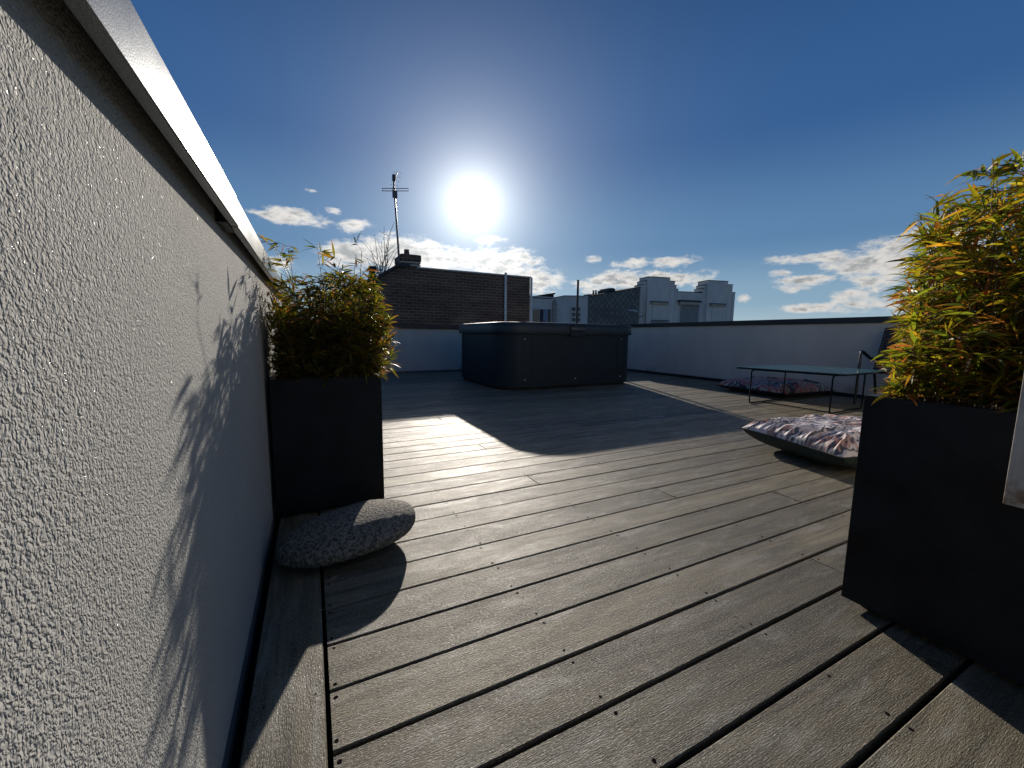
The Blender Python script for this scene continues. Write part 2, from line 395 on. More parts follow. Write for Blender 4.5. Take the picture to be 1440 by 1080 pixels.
# ------------------------------------------------------------------ parapet walls
XW = -.157
pw = empty('parapet_wall', (XW, 3.4, 0), 'pale rough-rendered parapet wall with light grey metal coping along the left edge', 'wall')
def lm(o, p):  # child mesh coordinates were written in world space
    o.matrix_parent_inverse = Matrix.Translation(p.location).inverted() if not p.rotation_euler.z else p.matrix_basis.inverted(); return o
def sub(o, pm):  # make a sub-part of a part (both already stand in the thing's own frame)
    o.parent = pm; o.matrix_parent_inverse = Matrix.Identity(4); return o
def wbox(name, a, b, m, p, bevel=0): return lm(box(name, a, b, m, p, bevel), p)
wbox('wall_face', (-.40, -1.2, -.05), (XW, 7.75, .955), M_stucco, pw)
cx = -.1246
def coping(y0, y1, dx=0, dz=0, p=pw):
    q = MB(); x = cx + dx
    prof = [(-.43, .918 + dz), (-.415, .918 + dz), (-.415, .958 + dz), (x - .013, .958 + dz), (x - .013, .9176 + dz), (x - .0015, .9176 + dz), (x, .9195 + dz), (x, .978 + dz), (x - .003, .981 + dz), (-.43, .990 + dz)]
    n = len(prof); vs = [(a, y0, b) for a, b in prof] + [(a, y1, b) for a, b in prof]
    q.add(vs, [tuple(range(n)), tuple(range(2 * n - 1, n - 1, -1))] + [(i, n + i, n + (i + 1) % n, (i + 1) % n) for i in range(n)])
    return lm(q.build('coping', M_cop, p), p)
coping(-1.2, 1.028); coping(1.031, 3.03, -.0012, -.001); coping(3.034, 5.03); coping(5.034, 7.75)
wbox('coping_joint', (-.42, .985, .9145), (cx - .0135, 1.075, .9575), M_copd, pw)
wbox('base_flashing', (XW, -1.2, -.05), (XW + .0045, 7.45, .012), M_flash, pw)
# right and back walls
XR = 5.92
rw = empty('parapet_wall', (XR, 3.4, 0), 'low shaded wall with black coping along the right side, behind table and armchair', 'wall')
wbox('wall_face', (XR, -1.2, -.05), (XR + .25, 7.52, .90), M_wall2, rw)
for y0_, y1_ in ((-1.2, 1.2), (1.203, 3.3), (3.303, 5.4), (5.403, 7.45)): wbox('coping', (XR - .03, y0_, .9005), (XR + .28, y1_, .972), M_copd, rw, .004)
wbox('base_board', (XR - .02, -1.2, -.05), (XR - .0005, 7.45, .045), M_copd, rw)
bw = empty('parapet_wall', (2.9, 7.5, 0), 'low pale back wall with dark coping, behind the covered tub and below the brick wall', 'wall')
wbox('wall_face', (-.40 + .243, 7.5205, -.05), (XR + .25, 7.75, .815), M_wall2, bw)
wbox('coping', (-.15, 7.47, .8155), (XR + .28, 7.80, .885), M_copd, bw, .004)
wbox('base_board', (-.15, 7.50, -.05), (XR - .03, 7.52, .03), M_flash, bw)
# ------------------------------------------------------------------ pole behind the back wall
pp = at(810, 450, 7.95); ptop = at(810, 395, 7.95).z
po = MB(); po.tube([(5.60, 7.84, -.3), (5.60, 7.84, 1.99)], .026, 14)
pole = empty('metal_pole', (5.60, 7.84, -.3), 'slim upright dark metal pole behind the back wall, above the right part of the tub', 'pole')
lm(po.build('shaft', M_copd, pole), pole)
c_ = MB(); c_.tube([(5.60, 7.84, 1.985), (5.60, 7.84, 2.0)], .030, 14); lm(c_.build('cap', M_copd, pole), pole)
wbox('bracket', (5.55, 7.752, .55), (5.65, 7.80, .60), M_copd, pole)
# ------------------------------------------------------------------ hot tub
def mat_tub():
    m, t = mat('tub_cabinet')
    w_ = t.noise(t.scalev(t.pos, (1, 1, .05)), 90, 4, .6)
    c = t.mix(t.ss(w_, .35, .65), (.008, .016, .023), (.014, .025, .034))
    t.put(t.p.inputs['Base Color'], c); t.p.inputs['Roughness'].default_value = .55; t.put(t.p.inputs['Normal'], t.bump(w_, .6, .0015)); t.p.inputs['Specular IOR Level'].default_value = .3
    return m
M_tub = mat_tub()
M_vinyl = simple('cover_vinyl', (.012, .024, .034), .5, 0, .2, 6, .002, 18, .5)
M_screwp = simple('pale_plastic', (.5, .5, .48), .4)
M_grey = simple('grey_plastic', (.06, .06, .065), .5)
tb = empty('hot_tub', (3.2, 5.65, 0), 'large dark square hot tub with a closed vinyl cover at the end of the deck', 'hot tub')
q = MB(); q.prism(rrect(2.16, 4.58, 4.30, 6.26, .26), .002, .045); lm(q.build('plinth', M_black, tb), tb)
q = MB(); q.prism(rrect(2.125, 4.545, 4.335, 6.285, .29, 14), .04, .742, True); body = lm(q.build('cabinet', M_tub, tb), tb)
# vertical panel seams
for x in (2.56, 3.98): wbox('panel_seam', (x - .003, 4.5425, .05), (x + .003, 4.5449, .735), M_black, tb)
for y in (4.86, 5.97): wbox('panel_seam', (2.1225, y - .003, .05), (2.1249, y + .003, .735), M_black, tb)

# cover: rounded slab, slightly domed, with folded centre
cv = MB(); N = 56; pts = rrect(2.09, 4.508, 4.365, 6.32, .31, 13); cxm, cym = 3.23, 5.41
rings = []
for (sc, z) in ((1, .728), (1.003, .735), (1.0, .855), (.992, .868), (.975, .874), (.8, .882), (.55, .889), (.3, .893), (.08, .895)):
    rings.append([(cxm + (x - cxm) * sc, cym + (y - cym) * sc, z + (.0025 * math.sin(7 * x + 5 * y) + .002 * math.sin(17 * x - 9 * y) if sc < .98 else 0)) for x, y in pts])
n = len(pts); vs = [v for r in rings for v in r]; fs = [tuple(range(n - 1, -1, -1))]
for i in range(len(rings) - 1):
    for j in range(n): fs.append((i * n + j, i * n + (j + 1) % n, (i + 1) * n + (j + 1) % n, (i + 1) * n + j))
fs.append(tuple((len(rings) - 1) * n + j for j in range(n)))
cv.add(vs, fs, True); cov_ = lm(cv.build('cover', M_vinyl, tb), tb)
q = MB()
for z in (.752, .842): 
    pl = rrect(2.0855, 4.5035, 4.3695, 6.3245, .313, 13); q.tube([(x, y, z) for x, y in pl + pl[:1]], .0022, 5)
sub(q.build('cover_piping', M_tub), cov_)
a0 = at(803, 463, 4.5); a1 = at(822, 470, 4.5)
st = sub(box('cover_strap', (a0.x, 4.494, .70), (a1.x, 4.5065, .86), M_tub, None, .002), cov_)
bk = wbox('buckle', (a0.x - .01, 4.484, .785), (a1.x + .01, 4.4935, .825), M_grey, tb, .003)
q = MB(); xx = a0.x
for i in range(4): q.box((xx + .015 + i * .02, 4.4825, .797), (xx + .024 + i * .02, 4.4838, .811))
sub(q.build('buckle_mark', simple('grey_mark', (.22, .22, .22), .5)), bk)
for (px, py, Y) in ((738, 477, 4.543), (738, 534, 4.543), (809, 532, 4.543), (874, 477, 4.543), (872, 529, 4.543)):
    c0 = at(px, py, Y); q = MB(); q.tube([(c0.x, Y - .006, c0.z), (c0.x, Y + .0005, c0.z)], [.007, .010], 10)
    lm(q.build('cabinet_screw', M_screwp, tb), tb)
# ------------------------------------------------------------------ planters
def planter(x0, y0, x1, y1, z0, z1, label):
    t = empty('planter', ((x0 + x1) / 2, (y0 + y1) / 2, 0), label, 'planter')
    q = MB(); w_ = .022; zi = z1 - .25
    o = [(x0, y0), (x1, y0), (x1, y1), (x0, y1)]; i_ = [(x0 + w_, y0 + w_), (x1 - w_, y0 + w_), (x1 - w_, y1 - w_), (x0 + w_, y1 - w_)]
    vs = [(x, y, z0) for x, y in o] + [(x, y, z1) for x, y in o] + [(x, y, z1) for x, y in i_] + [(x, y, zi) for x, y in i_]
    fs = [(3, 2, 1, 0), (12, 13, 14, 15)]
    for k in range(4):
        l = (k + 1) % 4; fs += [(k, l, 4 + l, 4 + k), (4 + k, 4 + l, 8 + l, 8 + k), (8 + k, 8 + l, 12 + l, 12 + k)]
    q.add(vs, fs); lm(q.build('box', M_anth, t, .0022, 2), t)
    q = MB(); nx = 24
    vs = []; fs = []
    for a in range(nx + 1):
        for b in range(nx + 1):
            x = x0 + w_ + .001 + (x1 - x0 - 2 * w_ - .002) * a / nx; y = y0 + w_ + .001 + (y1 - y0 - 2 * w_ - .002) * b / nx
            vs.append((x, y, z1 - .035 + .02 * noise.noise(Vector((x * 25, y * 25, 0)))))
    for a in range(nx):
        for b in range(nx): i = a * (nx + 1) + b; fs.append((i, i + nx + 1, i + nx + 2, i + 1))
    q.add(vs, fs, True); lm(q.build('soil', M_soil, t), t)
    for (x, y) in ((x0 + .03, y0 + .03), (x1 - .06, y0 + .03), (x1 - .06, y1 - .06), (x0 + .03, y1 - .06)):
        if z0 > .002: wbox('foot', (x, y, .0015), (x + .03, y + .03, z0 + .003), M_black, t)
    return t
planter(-.143, 1.671, .246, 2.06, .016, .533, 'tall square anthracite planter standing against the rough wall, behind the stone')
planter(1.245, -.28, 1.66, .500, .0166, .5615, 'long anthracite planter box in the right foreground, near the white shutter')
# ------------------------------------------------------------------ bamboo
def bamboo(name, cx, cy, hx, hy, z0, htop, nc, nl, seed, label, reject, lean=(0, 0), leafl=(.06, .115), tall=.09, kb=1.0):
    rng = random.Random(seed)
    root = empty(name, (cx, cy, z0), label, 'bamboo plant')
    LV = []; LF = []; LC = []
    culms = []
    def leaf(p, d, L, wd, hue):
        d = d.normalized(); side = d.cross(Vector((0, 0, 1)))
        if side.length < .2: side = Vector((1, 0, 0))
        side.normalize(); roll = rng.gauss(0, .7); up = side.cross(d)
        side = side * math.cos(roll) + up * math.sin(roll); up = side.cross(d)
        droop = rng.uniform(.1, .75); segs = 5; prev = None
        widths = (.15, .85, 1.0, .82, .48, .0)
        pos = p.copy(); dd = d.copy(); n0 = len(LV)
        tipb = rng.random()
        fold = rng.uniform(.12, .4)
        for i in range(segs + 1):
            s = i / segs; ww = wd * widths[i] * .5
            br = max(0, (s - (.55 + .4 * (1 - tipb))) * 3) if tipb > .25 else 0
            col = [c * (1 - min(1, br)) + b * min(1, br) for c, b in zip(hue, (.26, .12, .045))]
            LV.append(tuple(pos + side * ww + up * ww * fold)); LV.append(tuple(pos)); LV.append(tuple(pos - side * ww + up * ww * fold))
            LC.extend([(*col, 1)] * 3)
            dd = (dd + Vector((0, 0, -1)) * droop * .25).normalized(); pos = pos + dd * (L / segs)
        for i in range(segs):
            b = n0 + i * 3
            LF.append((b, b + 3, b + 4, b + 1)); LF.append((b + 1, b + 4, b + 5, b + 2))
    def hue(hh):
        x = rng.random()
        if x < .40: c = (.075, .098, .012)
        elif x < .56: c = (.032, .055, .013)
        elif x < .82: c = (.165, .150, .014)
        elif x < .91: c = (.25, .145, .018)
        else: c = (.17, .070, .026)
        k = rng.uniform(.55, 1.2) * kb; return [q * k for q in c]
    count = 0
    for ci in range(nc):
        bx_, by_ = cx + rng.uniform(-hx, hx) * .96, cy + rng.uniform(-hy, hy) * .96
        az_ = rng.uniform(0, 2 * math.pi)
        ex = (bx_ - cx) / hx; ey = (by_ - cy) / hy
        out = Vector((ex * .8 + math.cos(az_) * .55 + lean[0], ey * .8 + math.sin(az_) * .55 + lean[1], 0))
        hh = htop * rng.uniform(.52, 1.0) * (1 - .16 * min(1, (ex * ex + ey * ey)))
        if ci < nc * tall: hh = htop * rng.uniform(1.0, 1.22)
        spread = rng.uniform(.05, .26) * (1.2 if hh < htop * .7 else .75)
        pts = []; K = 9
        for i in range(K + 1):
            s = i / K
            pts.append(Vector((bx_, by_, z0 - .03)) + out * spread * (s ** 1.7) + Vector((rng.gauss(0, .004), rng.gauss(0, .004), (hh + .03) * (s - .13 * s ** 3) / .87)))
        cut = K
        for i, pt in enumerate(pts):
            if pt.z > z0 + .10 and reject(pt + out * .05 + Vector((0, 0, .02))): cut = i - 1; break
        pts = pts[:max(3, cut + 1)]
        q = MB(); q.tube(pts, [.0026 * (1 - .72 * i / K) for i in range(len(pts))], 5); culms.append(q)
        nleaf = int(nl / nc)
        nod = max(4, nleaf // 5)
        for ni in range(nod):
            s = 1 - (rng.random() ** .95) * .90
            f = s * (len(pts) - 1); i = min(int(f), len(pts) - 2); pt = pts[i].lerp(pts[i + 1], f - i)
            a = rng.uniform(0, 2 * math.pi); bl = rng.uniform(.02, .10) * (1.25 - .6 * s)
            bd = Vector((math.cos(a) + ex * .6, math.sin(a) + ey * .6, rng.uniform(.1, .9))).normalized()
            be = pt + bd * bl
            if reject(be): continue
            q.tube([pt, pt.lerp(be, .5) + Vector((0, 0, .004)), be], [.0009, .0008, .0005], 3, mi=1)
            for li in range(5):
                b0 = pt.lerp(be, rng.uniform(.45, 1.0))
                ld = (bd + Vector((rng.gauss(0, .65), rng.gauss(0, .65), rng.gauss(-.05, .38)))).normalized()
                L = rng.uniform(*leafl) * rng.uniform(.7, 1.05)
                if reject(b0 + ld * L) or reject(b0 + ld * L * .5): continue
                leaf(b0, ld, L, L * rng.uniform(.10, .165), hue(s)); count += 1
    # leaves low at the rim, spilling over the box
    me = bpy.data.meshes.new('foliage'); me.from_pydata(LV, [], LF); me.update()
    for p in me.polygons: p.use_smooth = True
    ca = me.color_attributes.new('leafcol', 'FLOAT_COLOR', 'POINT'); ca.data.foreach_set('color', [c for v in LC for c in v])
    me.materials.append(M_leaf); fo = bpy.data.objects.new('foliage', me); C.objects.link(fo); fo.parent = root; lm(fo, root)
    for q in culms: lm(q.build('cane', [M_culm, M_twig], root), root)
    print(name, count, 'leaves')
bamboo('bamboo', .05, 1.87, .165, .165, .50, .485, 125, 13000, 3, 'bushy bamboo growing in the planter against the rough wall, dark against the light',
       lambda p: (p.x < -.150 and p.z < 1.0) or (p.z < .54 and (p.y > 1.66 and p.x < .25)) or p.x < -.19 or p.x > .345 - max(0, p.z - .82) * .6 or p.y < 1.58, (.03, 0), (.038, .074), .06, .95)
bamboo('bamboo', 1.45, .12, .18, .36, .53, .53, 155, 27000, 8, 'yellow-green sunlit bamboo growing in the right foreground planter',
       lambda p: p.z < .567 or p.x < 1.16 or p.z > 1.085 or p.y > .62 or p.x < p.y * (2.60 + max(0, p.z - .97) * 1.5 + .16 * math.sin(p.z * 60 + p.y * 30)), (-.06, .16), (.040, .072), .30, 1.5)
# ------------------------------------------------------------------ stone
q = MB(); nu, nv = 96, 48; vs = []; rot = Matrix.Rotation(R(9), 3, 'Z')
SC = Vector((.099, 1.350, .062))
for j in range(nv + 1):
    th = math.pi * j / nv
    for i in range(nu):
        ph = 2 * math.pi * i / nu
        sx, sy, sz = math.sin(th) * math.cos(ph), math.sin(th) * math.sin(ph), math.cos(th)
        ax = .222 if sx < 0 else .205
        v = 1.0 * Vector((ax * math.copysign(abs(sx) ** .92, sx), 1.22 * .118 * sy, .060 * sz * (1 + .10 * sx) - .01 * sx * sx * (1 if sz < 0 else -.2)))
        v *= 1 + .035 * noise.noise(Vector((sx * 1.7, sy * 1.7, sz * 1.7 + 3))) + .010 * noise.noise(Vector((sx * 9, sy * 6, sz * 5)))
        v.z += .014 * sx
        v = rot @ v; vs.append(v)
fs = []
for j in range(nv):
    for i in range(nu): fs.append((j * nu + i, (j + 1) * nu + i, (j + 1) * nu + (i + 1) % nu, j * nu + (i + 1) % nu))
q.add(vs, fs, True); st = q.build('stone', M_stone); st.location = SC + Vector((0, 0, .0))
zmin = min(v.z for v in vs); st.location.z = .0008 - zmin
tag(st, 'big flat oval speckled stone on the deck before the planter by the rough wall', 'stone')
# ------------------------------------------------------------------ floor cushions
def mat_fabric(name, kind):
    m, t = mat(name)
    d = t.vmath('ADD', t.uv, t.vmath('SCALE', t.noise(t.uv, 3, 3, .5, out='Color'), None))
    sc = t.new('ShaderNodeVectorMath', operation='SCALE'); t.put(sc.inputs[0], t.noise(t.uv, 3.0, 3, .55, out='Color')); sc.inputs['Scale'].default_value = .35
    v = t.vmath('ADD', t.uv, sc.outputs[0])
    fr = t.new('ShaderNodeTexWave', wave_type='BANDS'); t.put(fr.inputs['Vector'], v); fr.inputs['Scale'].default_value = 9; fr.inputs['Distortion'].default_value = 7; fr.inputs['Detail'].default_value = 2; fr.inputs['Detail Scale'].default_value = 2.5
    fr2 = t.new('ShaderNodeTexWave', wave_type='BANDS', bands_direction='DIAGONAL'); t.put(fr2.inputs['Vector'], v); fr2.inputs['Scale'].default_value = 14; fr2.inputs['Distortion'].default_value = 9
    blob = t.noise(v, 3.2, 3, .5, .4); blob2 = t.noise(t.scalev(v, (1, 1, 1)), 4.6, 3, .5, .8); b3 = t.noise(v, 7, 3, .6)
    leaves = t.math('MULTIPLY', t.ss(fr.outputs['Fac'], .62, .68), t.ss(blob, .46, .49))
    leaves2 = t.math('MULTIPLY', t.ss(fr2.outputs['Fac'], .60, .7), t.ss(blob2, .5, .56))
    if kind == 'light':
        c = t.mix(t.ss(b3, .4, .6), (.76, .62, .58), (.86, .76, .72))
        c = t.mix(t.math('MULTIPLY', t.ss(blob2, .50, .55), .85), c, (.62, .27, .18))
        c = t.mix(t.math('MULTIPLY', leaves, .9), c, (.05, .06, .075)); c = t.mix(t.math('MULTIPLY', leaves2, .85), c, (.20, .20, .22))
    else:
        c = t.mix(t.ss(b3, .4, .6), (.012, .018, .035), (.028, .04, .06))
        c = t.mix(t.ss(blob2, .47, .52), c, (.50, .075, .075))
        c = t.mix(t.math('MULTIPLY', leaves, .9), c, (.42, .43, .40)); c = t.mix(t.math('MULTIPLY', leaves2, .8), c, (.07, .12, .09))
    t.put(t.p.inputs['Base Color'], c); t.p.inputs['Roughness'].default_value = .58
    t.put(t.p.inputs['Sheen Weight'], .15)
    t.put(t.p.inputs['Normal'], t.bump(t.noise(t.uv, 12, 4, .55, 1.5), .6, .008))
    return m
M_fl = mat_fabric('pale_leaf_fabric', 'light'); M_fd = mat_fabric('dark_flower_fabric', 'dark')
M_under = simple('green_canvas', (.030, .042, .036), .75, 0, .2, 10, .002, 40)
M_under2 = simple('navy_canvas', (.014, .018, .026), .75, 0, .2, 10, .002, 40)
def cushion(loc, rz, sx, sy, hu, hd, fab, und, label, seed, tip=.0, nn=150):
    root = empty('floor_cushion', loc, label, 'cushion', rz=rz)
    rng = random.Random(seed)
    folds = [(rng.uniform(0, 1), rng.uniform(.004, .012), rng.uniform(.012, .034), rng.randint(0, 3), rng.uniform(.1, .55)) for _ in range(80)]
    def surf(u, v, top):
        # pincushion corners
        pu = u * (1 - .035 * (1 - v * v)); pv = v * (1 - .035 * (1 - u * u))
        x = pu * sx / 2; y = pv * sy / 2
        e = max(0, (1 - u ** 4)) * max(0, (1 - v ** 4)); z = (e ** .42)
        edge = min(1 - abs(u), 1 - abs(v))
        h = z * (hu if top else -hd)
        if top:
            wr = 0
            for (pz, amp, wd, sd, sk) in folds:
                a_, d_ = ((v, 1 - u), (v, 1 + u), (u, 1 - v), (u, 1 + v))[sd]
                if d_ > .75: continue
                cpos = (pz * 2 - 1) * (1 - d_ * .5) + sk * d_
                wr += amp * math.exp(-((a_ - cpos) / (wd + d_ * .05)) ** 2) * min(1, d_ * 8) * max(0, 1 - d_ / .75)
            n1 = noise.noise(Vector((u * 3.1 + seed, v * 3.1, 1))); n2 = noise.noise(Vector((u * 8 + seed, v * 8, 4)))
            rid = (1 - abs(noise.noise(Vector((u * 5 + seed, v * 5 + n1, 9)))) * 2)
            h += wr * 1.5 + z * (n1 * .014 + n2 * .003 + max(0, rid - .45) * .012)
        else: h = max(h, -hd)
        cr = (abs(u) * abs(v)) ** 4
        base = hd + cr * tip
        return (x, y, base + h)
    for top in (True, False):
        q = MB(); n = nn if top else 70; vs = [surf(-1 + 2 * a / n, -1 + 2 * b / n, top) for a in range(n + 1) for b in range(n + 1)]
        if not top: vs = [(x, y, max(z, .0015)) for x, y, z in vs]
        fs = []
        for a in range(n):
            for b in range(n):
                i = a * (n + 1) + b; f = (i, i + n + 1, i + n + 2, i + 1); fs.append(f if top else f[::-1])
        q.add(vs, fs, True); o = q.build('printed_top' if top else 'underside', fab if top else und, root)
        uvl = o.data.uv_layers.new(name='UVMap')
        for lp in o.data.loops:
            a, b = divmod(lp.vertex_index, n + 1); uvl.data[lp.index].uv = (a / n * sx, b / n * sy)
    q = MB(); n = 60; loop = [(-1 + 2 * i / n, -1) for i in range(n)] + [(1, -1 + 2 * i / n) for i in range(n)] + [(1 - 2 * i / n, 1) for i in range(n)] + [(-1, 1 - 2 * i / n) for i in range(n)]
    q.tube([surf(a, b, False) for a, b in loop + loop[:1]], .0045, 6); q.build('piping', und, root)
    return root
cA = ground(1043, 598, .13); cB = ground(1185, 650, .09)
e = cB - cA; e.z = 0; L = e.length; ed = e.normalized(); nd = Vector((-ed.y, ed.x, 0))
if nd.x < 0: nd = -nd
cc = (cA + cB) / 2 + nd * .43; rz1 = math.atan2(ed.y, ed.x)
print('cushion1', cA, cB, L, cc, math.degrees(rz1))
cushion((cc.x, cc.y, 0), rz1, L * 1.0, .86, .085, .110, M_fl, M_under, 'sunlit floor cushion with pale pink leaf print and dark green base, beside the right planter', 2, .0)
c2 = ground(1003, 541, .06); c2b = ground(1185, 551, .06)
print('cushion2', c2, c2b)
cushion((5.40, 3.14, 0), R(-3), .96, .94, .105, .065, M_fd, M_under2, 'shaded floor cushion with navy, coral and white flower print, beyond the table', 9, .0, 110)
# ------------------------------------------------------------------ coffee table
M_tt = simple('table_top_teal', (.06, .145, .18), .22, 0, .06, 3, 0, 1, .6)
M_tf = simple('table_frame', (.008, .011, .015), .7, 0, spec=.12)
tz = .395
tt = empty('coffee_table', (4.70, 2.36, 0), 'low rectangular coffee table with thin teal top and black wire frame', 'table')
U = Vector((.992, .052, 0)).normalized(); V = Vector((-.155, .95, 0)).normalized()
cT = Vector((4.70, 2.36, 0)); hu_, hv_ = .50, .475
def tp(a, b, z): p = cT + U * a + V * b; return Vector((p.x, p.y, z))
pl = [tp(-hu_, -hv_, 0), tp(hu_, -hv_, 0), tp(hu_, hv_, 0), tp(-hu_, hv_, 0)]
q = MB(); q.prism([(p.x, p.y) for p in pl], tz - .006, tz); lm(q.build('table_top', M_tt, tt, .002), tt)
q = MB(); q.prism([(p.x, p.y) for p in pl], tz - .020, tz - .0065); 
lm(q.build('edge_frame', M_tf, tt, .003), tt)
for sa in (-1, 1):
    zt = tz - .03; zb = .009; rr = .03; path = []
    for (b1, z1, s0) in ((-.43, zb, 180), (.25, zb, 270), (.25, zt, 0), (-.43, zt, 90)):
        cb = b1 + (rr if b1 < 0 else -rr); cz = z1 + (rr if z1 < .1 else -rr)
        for i in range(6):
            tA = R(s0 + 90 * i / 5); path.append(tp(cb + rr * math.cos(tA), sa * .355, cz + rr * math.sin(tA)))
    q = MB(); q.tube(path + path[:1], .0075, 8); lm(q.build('leg', M_tf, tt), tt)
q = MB()
for a_ in (-.36, .18): q.tube([tp(a_, -.355, tz - .03), tp(a_, .355, tz - .03)], .006, 6)
q.tube([tp(-.36, -.355, .009), tp(-.20, .355, .009)], .006, 6)
for a_ in (-.36, .18):
    for b_ in (-.30, .30): q.tube([tp(a_, b_, tz - .034), tp(a_, b_, tz - .015)], .006, 6)
lm(q.build('brace', M_tf, tt), tt)
# ------------------------------------------------------------------ armchair
M_ch = simple('chair_frame', (.010, .013, .019), .35, .2)
M_sl = simple('chair_sling', (.014, .017, .023), .7, 0, .2, 60, .001, 500)
ch = empty('armchair', (5.50, 1.92, 0), 'dark garden armchair with curved arms by the right wall, partly hidden by the bamboo', 'chair')
for s in (-1, 1):
    y = 1.92 + s * .28
    q = MB(); q.tube([(5.285, y, .002), (5.29, y, .25), (5.30, y, .545), (5.312, y, .573)], .013, 8); lm(q.build('leg', M_ch, ch), ch)
    q = MB(); q.tube([(5.76, y, .002), (5.66, y, .30), (5.64, y, .36)], .013, 8); lm(q.build('leg', M_ch, ch), ch)
    q = MB(); q.tube([(5.305, y, .575), (5.34, y, .572), (5.40, y, .545), (5.50, y, .505), (5.60, y, .490), (5.68, y, .495)], [.015, .016, .017, .016, .015, .014], 8); lm(q.build('armrest', M_ch, ch), ch)
    q = MB(); q.tube([(5.30, y, .36), (5.48, y, .335), (5.62, y, .33), (5.68, y, .48), (5.76, y, .72), (5.80, y, .83)], .013, 8); lm(q.build('side_frame', M_ch, ch), ch)
q = MB(); vs = []; prof = [(5.30, .368), (5.40, .352), (5.55, .338), (5.615, .345), (5.67, .47), (5.73, .64), (5.795, .835)]
for (x, z) in prof: vs += [(x, 1.65, z), (x, 2.19, z), (x, 2.19, z + .006), (x, 1.65, z + .006)]
fs = []
for i in range(len(prof) - 1):
    for k_ in range(4): fs.append((i * 4 + k_, i * 4 + (k_ + 1) % 4, i * 4 + 4 + (k_ + 1) % 4, i * 4 + 4 + k_))
fs += [(3, 2, 1, 0), tuple((len(prof) - 1) * 4 + k_ for k_ in range(4))]
q.add(vs, fs, False); lm(q.build('seat', M_sl, ch), ch)
for c0 in ((5.30, .362), (5.80, .83)):
    q = MB(); q.tube([(c0[0], 1.64, c0[1]), (c0[0], 2.20, c0[1])], .012, 8); lm(q.build('cross_bar', M_ch, ch), ch)
# ------------------------------------------------------------------ open shutter and house wall (house is outside the frame)
def mat_shut():
    m, t = mat('old_white_paint')
    n = t.noise(t.scalev(t.pos, (1, 1, .2)), 60, 5, .65); n2 = t.noise(t.pos, 25, 5, .65)
    sz = t.new('ShaderNodeSeparateXYZ'); t.put(sz.inputs[0], t.pos)
    low = t.ss(sz.outputs[2], .50, .41)
    c = t.mix(t.ss(n, .3, .7), (.50, .44, .36), (.66, .60, .51)); c = t.mix(t.math('MULTIPLY', t.ss(n2, .60, .70), .8), c, (.12, .10, .08))
    c = t.mix(t.math('MULTIPLY', low, t.ss(n2, .42, .62)), c, (.25, .14, .07))
    t.put(t.p.inputs['Base Color'], c); t.p.inputs['Roughness'].default_value = .6; t.put(t.p.inputs['Normal'], t.bump(n, .6, .002)); return m
M_sh = mat_shut()
sh = empty('window_shutter', (1.12, -.10, .41), 'old white wooden shutter edge with brown stains at its foot, right border', 'shutter')
wbox('board', (1.10, -.27, .4105), (1.128, .2235, 1.90), M_sh, sh, .0015)
for z in (.62, 1.65): wbox('hinge', (1.13, -.30, z), (1.136, -.12, z + .03), M_copd, sh)
hw = empty('house_wall', (3.2, -.45, 0), 'white rendered house wall behind the right planter', 'wall')
wbox('wall_face', (.95, -.62, -.05), (5.90, -.31, 2.7), M_wall2, hw)
# ------------------------------------------------------------------ neighbouring buildings
def mat_brick():
    m, t = mat('old_brick')
    b = t.new('ShaderNodeTexBrick'); v = t.new('ShaderNodeMapping'); t.put(v.inputs['Vector'], t.pos); v.inputs['Rotation'].default_value = (R(90), 0, 0)
    t.put(b.inputs['Vector'], v.outputs[0]); b.inputs['Scale'].default_value = 1; b.inputs['Brick Width'].default_value = .23; b.inputs['Row Height'].default_value = .078; b.inputs['Mortar Size'].default_value = .010
    b.inputs['Color1'].default_value = (.10, .062, .044, 1); b.inputs['Color2'].default_value = (.15, .096, .066, 1); b.inputs['Mortar'].default_value = (.21, .17, .135, 1); b.inputs['Bias'].default_value = -.1
    n = t.noise(t.scalev(t.pos, (.4, 1, 1.4)), 2.4, 6, .65); c = t.mix(t.ss(n, .3, .75), b.outputs['Color'], t.mix(1, b.outputs['Color'], (.48, .46, .46), 'MULTIPLY'))
    t.put(t.p.inputs['Base Color'], c); t.p.inputs['Roughness'].default_value = .9
    t.put(t.p.inputs['Normal'], t.bump(t.math('ADD', b.outputs['Fac'], t.math('MULTIPLY', t.noise(t.pos, 30, 4), -.6)), -.8, .012)); return m
M_brick = mat_brick()
M_pale = mat_wall2('pale_building', (.56, .56, .54)); M_art = mat_wall2('art_deco_render', (.68, .65, .61))
M_dark = simple('dark_roofing', (.025, .026, .03), .7); M_lead = simple('lead_line', (.42, .43, .44), .5); M_pipe = simple('pipe_zinc', (.55, .58, .6), .6, 0)
def mat_slate():
    m, t = mat('diamond_slates')
    v = t.new('ShaderNodeMapping'); t.put(v.inputs['Vector'], t.pos); v.inputs['Rotation'].default_value = (R(90), 0, R(0))
    v2 = t.new('ShaderNodeMapping'); t.put(v2.inputs['Vector'], v.outputs[0]); v2.inputs['Rotation'].default_value = (0, 0, R(45))
    b = t.new('ShaderNodeTexBrick'); b.offset = 0; t.put(b.inputs['Vector'], v2.outputs[0]); b.inputs['Scale'].default_value = 1; b.inputs['Brick Width'].default_value = .34; b.inputs['Row Height'].default_value = .34; b.inputs['Mortar Size'].default_value = .035
    b.inputs['Color1'].default_value = (.085, .09, .088, 1); b.inputs['Color2'].default_value = (.15, .157, .15, 1); b.inputs['Mortar'].default_value = (.06, .062, .065, 1)
    t.put(t.p.inputs['Base Color'], b.outputs['Color']); t.p.inputs['Roughness'].default_value = .6
    t.put(t.p.inputs['Normal'], t.bump(b.outputs['Fac'], -.8, .02)); return m
M_slate = mat_slate()
